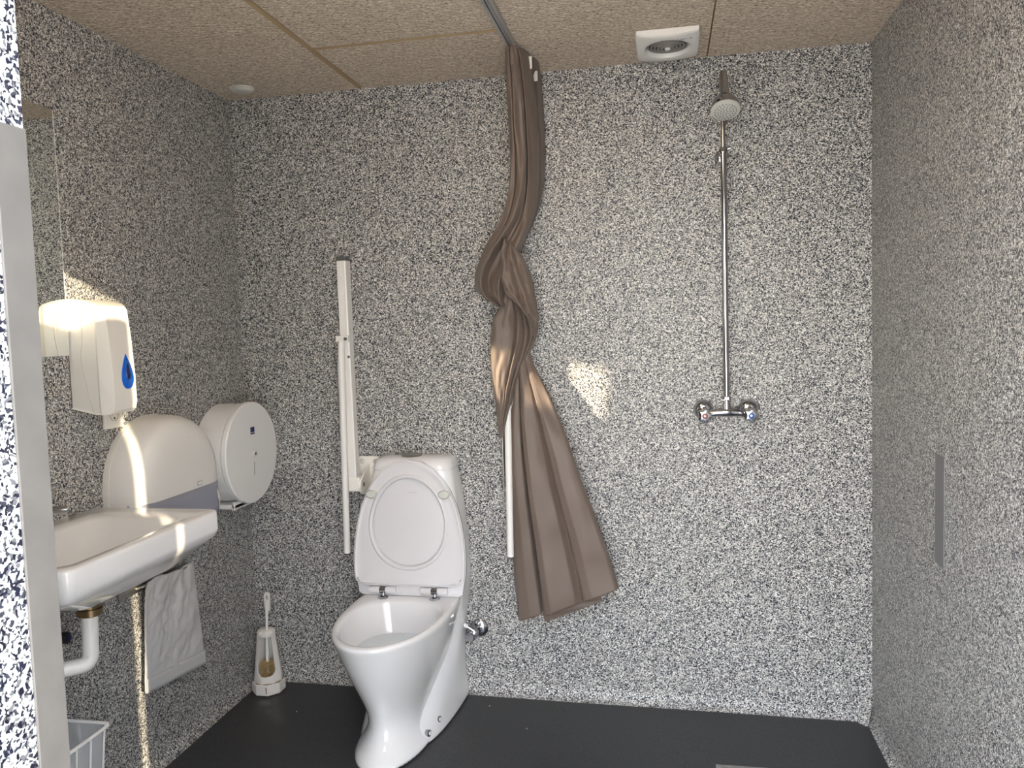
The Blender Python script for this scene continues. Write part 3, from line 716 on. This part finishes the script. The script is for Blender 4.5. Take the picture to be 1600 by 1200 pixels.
obj('stain', loft(NB(), [[(.018, -.0592, .012), (.022, -.0592, .012), (.021, -.0592, .036), (.016, -.0592, .036)], [(.018, -.0598, .012), (.022, -.0598, .012), (.021, -.0598, .036), (.016, -.0598, .036)]]), RUST, t)
t = thing('toilet_brush', 'white toilet brush with yellowed bristles standing in its holder', 'toilet brush', (hx, hy_, fz(.1)))
bx0 = .006
bm = NB()
path = [(bx0, -.012, .075), (bx0, -.012, .14), (bx0, -.008, .22), (bx0+.001, -.004, .28), (bx0+.004, 0, .36)]
tube(bm, path, [.0065, .0065, .0055, .0050, .008], 14)
obj('stem', bm, PLW, t, smooth=40)
# flat handle end with a slot
bm = NB(); hl = [(-.010, -.05), (.010, -.05), (.0125, .012), (.008, .021), (0, .023), (-.008, .021), (-.0125, .012)]
hp = Vector((bx0+.005, 0, .368)); K2 = 32
outl = resample([(a, b) for a, b in hl], K2, 0, 0); slot = [(.0042*math.cos(2*PI*k/K2-PI/2), .010*math.sin(2*PI*k/K2-PI/2)+.003) for k in range(K2)]
loft(bm, [[hp+Vector((a, .004, b)) for a, b in outl], [hp+Vector((a, -.004, b)) for a, b in outl], [hp+Vector((a, -.004, b)) for a, b in slot], [hp+Vector((a, .004, b)) for a, b in slot], [hp+Vector((a, .004, b)) for a, b in outl]], False, False)
obj('handle_end', bm, PLW, t, bevel=.001)
bm = NB(); random.seed(7)
for i in range(420):
    a = random.uniform(0, 2*PI); z = random.uniform(.062, .125); rr = random.uniform(.024, .036)*(1 if z < .11 else .75)
    p0 = Vector((bx0, -.012, z)); p1 = p0+Vector((math.cos(a)*rr, math.sin(a)*rr, random.uniform(-.014, .012)))
    tube(bm, [p0, p1], [.0012, .0007], 4)
o = obj('bristles', bm, BRIST, t); o['kind'] = 'stuff'; o['label'] = 'yellow-brown bristles'

# ------------------------------------------------------------------ left wall: mirror
t = thing('wall_mirror', 'frameless wall mirror above the washbasin', 'mirror', (0, -1.2545, 1.682))
obj('mirror_glass', box(NB(), .0005, .0055, -.30, .30, -.339, .339), MIR, t, bevel=.0012)
obj('mirror_edge', box(NB(), .0005, .0057, .2998, .3012, -.3385, .3385), GLE, t)
obj('mirror_clip', box(NB(), .0, .010, .10, .125, -.345, -.330), CHR, t, bevel=.001)

# soap dispenser
sd = thing('soap_dispenser', 'white wall soap dispenser with a blue drop-shaped window', 'soap dispenser', (0, -.888, 1.340))
def sec_y(y0s, prof):  # prof in (x, z)
    return [(x, y0s, z) for x, z in prof]
def disp_prof(hs_=1, dx=0):
    pts = [(.0, -.148), (.035, -.156), (.080, -.166), (.110, -.166), (.122, -.156), (.127, -.135), (.126, -.06), (.119, .06), (.112, .128), (.106, .140), (.085, .149), (.055, .157), (.025, .161), (.0, .162)]
    return [(min(x, dx) if dx else x, z*hs_) for x, z in pts]
bm = NB()
loft(bm, [sec_y(-.060, disp_prof(.97, .086)), sec_y(-.0635, disp_prof(.99, .090)), sec_y(-.064, disp_prof(1, .094)), sec_y(-.048, disp_prof(1, 0)), sec_y(.048, disp_prof(1, 0)), sec_y(.064, disp_prof(1, .094)), sec_y(.0635, disp_prof(.99, .090)), sec_y(.060, disp_prof(.97, .086))])
bo_ = obj('body', bm, PLW2, sd, bevel=.005, seg=3, smooth=40)
# rear shell seam, curved line on the side
sp_ = [(.052, -.0655, .155), (.050, -.0655, .05), (.040, -.0655, 0), (.050, -.0655, -.06), (.060, -.0655, -.12), (.072, -.0655, -.160)]
obj('side_seam', tube(NB(), arc_path(sp_, .02), .0007, 6), LAMPG, bo_)
# drop window on the front
dp = []
for k in range(40):
    a = 2*PI*k/40; dp.append((.030*math.sin(a)*(math.sin(a/2)**1.2), .047*math.cos(a)))
def fx(z): return .1265-(max(0, z+.06))*.058
bm = NB(); zc = -.048; yc = .012
loft(bm, [[(fx(zc+b)-.003, yc+a*1.12, zc+b*1.08) for a, b in dp], [(fx(zc+b)+.0025, yc+a*1.10, zc+b*1.06) for a, b in dp], [(fx(zc+b)+.0045, yc+a*.9, zc+b*.93) for a, b in dp]])
wn = obj('drop_window', bm, BLUE, sd, smooth=40)
bm = NB(); loft(bm, [[(fx(zc+.004+b)+.0035, yc+a*.42, zc+.004+b*.62) for a, b in dp], [(fx(zc+.004+b)+.0052, yc+a*.36, zc+.004+b*.58) for a, b in dp]])
obj('window_slot', bm, NAVY, wn, smooth=40)

# wall socket under the soap dispenser
t = thing('wall_socket', 'white wall socket peeking out below the soap dispenser', 'socket', (0, -.790, 1.160))
obj('socket_frame', box(NB(), 0, .008, -.042, .042, -.042, .042), PLW2, t, bevel=.003)
obj('socket_insert', box(NB(), .007, .0095, -.030, .030, -.030, .030), PLW2, t, bevel=.001)
bm = NB(); lathe(bm, [(.020, 0), (.020, .0008), (.0185, .0008), (.0185, 0), (.020, 0)], (.0095, 0, 0), (1, 0, 0), n=28, cap=False)
obj('socket_ring', bm, INK, t)
for y_ in (-.0095, .0095):
    obj('socket_hole', lathe(NB(), [(.0026, 0), (.0026, .0012), (0, .0012)], (.0095, y_, .002), (1, 0, 0), n=12), BLK, t)
obj('earth_hole', lathe(NB(), [(.003, 0), (.003, .0012), (0, .0012)], (.0095, 0, -.012), (1, 0, 0), n=12), BLK, t)

# paper towel dispenser (arched)
pd = thing('paper_towel_dispenser', 'large arched white paper towel dispenser behind the washbasin with a grey lower panel', 'towel dispenser', (0, -.630, .78))
def arch(s=0, zb=0, n=36, hw=.22, top=.36):
    """arched front outline in (y, z), inset s"""
    pts = [(hw-s*.6, zb+s), (hw-s, zb+.03+s)]
    rad = hw-s; zc_ = .14
    for k in range(n+1):
        a = PI*k/n; pts.append((rad*math.cos(a), zc_+(top-zc_-s)*math.sin(a)**.92 if math.sin(a) > 0 else zc_))
    return pts+[(-hw+s, zb+.03+s), (-hw+s*.6, zb+s)]
bm = NB()
F = lambda x, s, zb=0: [(x, y, z) for y, z in arch(s, zb)]
loft(bm, [F(.002, .0), F(.045, .0), F(.085, .004), F(.110, .014), F(.126, .030), F(.135, .055), F(.138, .085)])
obj('cover', bm, PLW, pd, smooth=40)
bm = NB(); loft(bm, [F(.0, -.001), F(.012, -.002), F(.020, -.001), F(.021, .004)])
obj('back_plate', bm, PLW2, pd, smooth=40)
# grey lower panel on the right part of the front, following the cover
bm = NB(); n_ = 24; g0 = []
def cover_x(y, z):
    # depth of the cover at (y, z): distance to the outline
    rad = .22; d = rad-abs(y) if z < .14 else rad-math.hypot(y, (z-.14))
    d = min(d, 1) if z > .0 else 0
    tab = [(0, .045), (.004, .085), (.014, .110), (.030, .126), (.055, .135), (.085, .138), (1, .138)]
    for (a, b), (c, e) in zip(tab, tab[1:]):
        if d <= c: return b+(e-b)*max(0, (d-a))/(c-a)
    return .138
top_ = []; bot = []
for i in range(n_+1):
    y = -.217+.436*i/n_; zt = .112
    top_.append((y, zt)); bot.append((y, .004))
vt = [[bm.verts.new((cover_x(y, .1)+.0018, y, zb_+(zt-zb_)*k/4)) for k in range(5)] for (y, zt), (_, zb_) in zip(top_, bot)]
for A_, B_ in zip(vt, vt[1:]):
    for k in range(4): bm.faces.new((A_[k], B_[k], B_[k+1], A_[k+1]))
gp = obj('lower_panel', bm, GREYP, pd, smooth=40, solid=.003); gp['label'] = 'smoky grey lower panel'
lb = obj('logo_badge', box(NB(), .138, .1392, .052, .078, .119, .133), INK, pd, bevel=.002)
obj('badge_field', box(NB(), .1385, .1394, .0542, .0758, .1212, .1308), PLW2, lb)
obj('cover_lock', lathe(NB(), [(.014, 0), (.014, .003), (0, .003)], (.05, .01, .357), (0, .05, 1), n=20), LAMPG, pd, smooth=40)

# jumbo toilet-roll dispenser
jd = thing('toilet_roll_dispenser', 'round white jumbo toilet roll dispenser in the corner by the back wall', 'toilet roll dispenser', (0, -.193, .95))
obj('drum', lathe(NB(), [(.183, .0), (.183, .112)], (0, 0, 0), (1, 0, 0), n=72), DISC, jd, smooth=40, bevel=.002)
obj('lid', lathe(NB(), [(.186, .106), (.1895, .110), (.1895, .124), (.186, .1285), (.05, .131), (0, .131)], (0, 0, 0), (1, 0, 0), n=72), DISC, jd, smooth=30)
lk = obj('lock', lathe(NB(), [(.0125, .130), (.0125, .136), (.010, .138), (0, .138)], (0, .002, -.005), (1, 0, 0), n=24), PLW, jd, smooth=40)
obj('keyhole', lathe(NB(), [(.0055, .137), (.0055, .1388), (0, .1388)], (0, .002, -.005), (1, 0, 0), n=16), DKG, lk, smooth=40)
lb = obj('logo_label', box(NB(), .1305, .1315, -.014, .014, .068, .095), NAVY, jd); lb['label'] = 'small dark blue label'
obj('label_line', box(NB(), .1310, .1318, -.0125, .0125, .0735, .0755), LAMPG, lb)
obj('level_window', box(NB(), .1305, .1315, -.0015, .0015, -.085, -.035), INK, jd)
bm = NB(); box(bm, .0, .10, -.10, .02, -.196, -.178); box(bm, .085, .10, -.10, .02, -.200, -.170)
obj('paper_chute', bm, PLW, jd, bevel=.004)

# ------------------------------------------------------------------ washbasin
wb = thing('washbasin', 'white porcelain washbasin fixed to the left wall, cut off by the doorway strip', 'washbasin', (0, -1.18, .895))
def wsec(x0, x1, y0, y1, z, r, zf=None):
    """z may fall towards the front edge: zf height at x1"""
    return [(x, y, z if zf is None else z+(zf-z)*(x-x0)/(x1-x0)) for x, y in rrect(x0, x1, y0, y1, r, 6)]
bm = NB()
loft(bm, [wsec(.08, .26, -.10, .10, -.165, .05), wsec(.03, .32, -.18, .21, -.135, .05), wsec(.004, .365, -.270, .278, -.092, .03), wsec(.001, .390, -.291, .294, -.072, .022), wsec(.001, 0.397, -0.298, 0.3005, -.052, .02), wsec(.001, 0.398, -0.3, 0.3020, -.010, .028), wsec(.001, 0.397, -0.2985, 0.3005, -.003, .027), wsec(.003, 0.393, -0.294, 0.2960, 0, .025),
          wsec(.088, .366, -.274, .200, 0, .045), wsec(.094, .360, -.266, .185, -.006, .045), wsec(.104, .352, -.258, .155, -.035, .05), wsec(.122, .335, -.235, .10, -.085, .055), wsec(.15, .30, -.16, .05, -.118, .05), wsec(.19, .25, -.05, .0, -.125, .02)])
obj('basin', bm, CER, wb, smooth=60)
bm = NB(); lathe(bm, [(.011, 0), (.011, .004), (.0075, .004), (.0075, 0)], (.110, -.085, -.040), (1, 0, .4), n=24)
obj('overflow_ring', bm, BRASS, wb, smooth=40)
obj('overflow_hole', lathe(NB(), [(.0075, 0), (.0075, .001)], (.110, -.085, -.040), (1, 0, .4), n=24), BLK, wb)
obj('waste_ring', lathe(NB(), [(.033, 0), (.033, .003), (.022, .005), (0, .002)], (.22, -.02, -.126), n=32), BRASS, wb, smooth=40)
# waste pipe with brass collar
t = thing('waste_pipe', 'white bent waste pipe with a tarnished brass collar under the washbasin', 'waste pipe', (.2, -1.18, .73))
obj('collar', lathe(NB(), [(.046, .006), (.046, -.002), (.041, -.010), (.028, -.012), (.028, -.022), (.031, -.024), (.031, -.040), (.024, -.044), (0, -.044)], n=36), BRASS, t, smooth=30)
obj('pipe', tube(NB(), arc_path([(0, -.002, -.040), (-.002, -.004, -.150), (-.006, -.02, -.165), (-.15, -.16, -.165), (-.198, -.17, -.165)], .05, 10), .0195, 20), PLW, t, smooth=40)
# angle valve with black knob and blue cap
t = thing('angle_valve', 'small black-knobbed angle valve with a blue dot under the washbasin', 'valve', (0, -1.125, .610))
bm = NB(); tube(bm, [(.0, 0, .012), (.06, 0, .012)], .012, 14); lathe(bm, [(.024, 0), (.024, .008), (.012, .012)], (0, 0, .012), (1, 0, 0), n=24); tube(bm, [(.05, 0, .012), (.05, -.008, .075)], .010, 12)
obj('valve_body', bm, CHR, t, smooth=40)
bm = NB(); lathe(bm, [(.015, 0), (.016, .03), (.014, .036), (0, .036)], (.045, .0, -.012), (1, .25, 0), n=10); kn = obj('knob', bm, BLK, t, smooth=30)
d_ = Vector((.45, .89, -.1)).normalized(); obj('blue_dot', lathe(NB(), [(.008, .036), (.008, .0375), (0, .0378)], (.045, .0, -.012), (1, .25, 0), n=20), NAVY, kn)
# faucet: only its spout tip shows beside the strip
t = thing('basin_faucet', 'chrome faucet on the back ledge of the washbasin', 'faucet', (.048, -1.235, .895))
bm = NB(); lathe(bm, [(.025, 0), (.025, .004), (.021, .008), (.021, .075), (.019, .082), (0, .082)], n=28); obj('body', bm, CHR, t, smooth=40)
bm = NB(); tube(bm, [(0, 0, .045), (.05, .035, .062), (.095, .070, .060)], [.013, .012, .010], 16); obj('spout', bm, CHR, t, smooth=40)
bm = NB(); loft(bm, [[(a, b, .083) for a, b in rrect(-.018, .018, -.018, .018, .008)], [(a, b, .098) for a, b in rrect(-.018, .018, -.018, .018, .008)]]); lathe(bm, [(.010, 0), (.009, .10), (.004, .105), (0, .105)], (0, 0, .092), (.55, .80, .25), n=16)
for v in bm.verts: pass
obj('lever', bm, CHR, t, smooth=40)

# ------------------------------------------------------------------ bag holder and plastic bag
t = thing('bag_holder', 'short steel bag holder bracket on the left wall under the washbasin', 'bag holder', (0, -.665, .598))
bm = NB(); prism(bm, rrect(-.15, .15, -.010, .012, .006), lambda a, b: (.001, a, b), lambda a, b: (.004, a, b)); obj('wall_strip', bm, STEEL, t, bevel=.001)
bm = NB(); tube(bm, arc_path([(.003, -.06, .0), (.018, -.055, .006), (.030, .0, .012), (.030, .19, .004), (.003, .195, .004)], .02), .005, 10); obj('hoop', bm, STEEL, t, smooth=40)
bg_ = thing('plastic_bag', 'empty white plastic bag hanging from the steel holder on the left wall', 'plastic bag', (.020, -.60, .60))
bm = NB(); rows = []; nu, nv = 60, 70
top = lambda u: .032-.018*u-.010*math.sin(u*PI)-.014*math.exp(-(u/.08)**2)
for j in range(nv+1):
    v = j/nv; row = []
    for i in range(nu+1):
        u = i/nu
        yl = -.128-.032*v+.02*math.exp(-v*18); yr = .132+.038*v
        y = yl+(yr-yl)*u; z = top(u)*(1-v)+(-.322-.040*u)*v
        q = Vector((u*2.6+v*1.6, v*2.0, 1.3)); x = .007*mnoise.noise(q*2)+.005*mnoise.noise(q*5)+.003*mnoise.noise(q*11)+.004*math.sin(u*22+v*5)*math.exp(-v*5)
        x += .006*abs(mnoise.noise(Vector((u*6+v*2, v*3, 4.2))))
        x *= min(1, 5*u*(1-u)+.12)*(1 if v < .8 else .6)
        x += .0016*mnoise.noise(Vector((u*16+v*10, v*22, 2.2)))
        row.append(bm.verts.new((x+.012, y, z)))
    rows.append(row)
for A_, B_ in zip(rows, rows[1:]):
    for i in range(nu): bm.faces.new((A_[i], A_[i+1], B_[i+1], B_[i]))
obj('bag_film', bm, BAGM, bg_, smooth=True, solid=.006)
bm = NB(); rows = []
for j in range(5):
    v = .86+.14*j/4; row = []
    for i in range(nu+1):
        u = i/nu; yl = -.128-.032*v; yr = .132+.038*v
        row.append(bm.verts.new((.018+.001*math.sin(u*9), yl+(yr-yl)*u, -(.3235+.040*u)*v-.001)))
    rows.append(row)
for A_, B_ in zip(rows, rows[1:]):
    for i in range(nu): bm.faces.new((A_[i], A_[i+1], B_[i+1], B_[i]))
obj('bottom_hem', bm, BAGM, bg_, smooth=True, solid=.002)

# ------------------------------------------------------------------ wire basket with liner
wk = thing('wire_basket', 'white wire waste basket with a clear liner under the washbasin', 'waste basket', (.13, -1.37, 0))
bw, bd, bh = .125, .17, .415
def bp(sx, sy, z):
    f = .80+.20*(z/bh); return Vector((sx*bw*f, sy*bd*f, z))
bm = NB()
rim = [bp(1, 1, bh), bp(-1, 1, bh), bp(-1, -1, bh), bp(1, -1, bh)]
def loop(z, r):
    pts = []
    for (a, b) in rrect(-1, 1, -1, 1, .12, 4): pts.append(bp(a, b, z))
    tube(bm, pts, r, 8, closed=True)
loop(bh, .0045); obj('rim_wire', bm, WIREW, wk, smooth=40)
bm = NB()
for z in (.005, .10, .20, .30): loop(z, .0022)
for i in range(7):
    s_ = -.86+1.72*i/6
    for q in ((s_, 1), (s_, -1), (1, s_), (-1, s_)): tube(bm, [bp(q[0], q[1], 0.004), bp(q[0], q[1], bh)], .0024, 8)
for i in range(7):
    s_ = -.9+1.8*i/6; tube(bm, [bp(s_, -1, .004), bp(s_, 1, .004)], .002, 6)
obj('wire_cage', bm, WIREW, wk, smooth=40)
bm = NB(); secs = []
for j in range(12):
    z = .012+(bh-.012)*j/11; secs.append([(bp(a*.965, b*.965, z)+Vector((.002*mnoise.noise(Vector((a*4, b*4, z*20))), .002*mnoise.noise(Vector((b*5, a*4, z*16))), 0))) for a, b in rrect(-1, 1, -1, 1, .12, 8)])
loft(bm, secs, True, False); obj('liner', bm, LINER, wk, smooth=True)

# ------------------------------------------------------------------ crumbs on the floor
for i, (x, y) in enumerate(((.985, -.115), (1.15, -.26), (.29, -.27))):
    o = obj('paper_crumb', lathe(NB(), [(0, 0), (.0022, .0005), (.0016, .002), (0, .0026)], (0, 0, 0), n=7), FLECK)
    o.location = (x, y, fz(x)+.0002); o.rotation_euler = (0, 0, i)
    tag(o, ['tiny white crumb on the floor under the curtain', 'tiny white crumb on the floor right of the toilet, nearer the camera', 'tiny white crumb on the floor left of the toilet'][i], 'crumb')
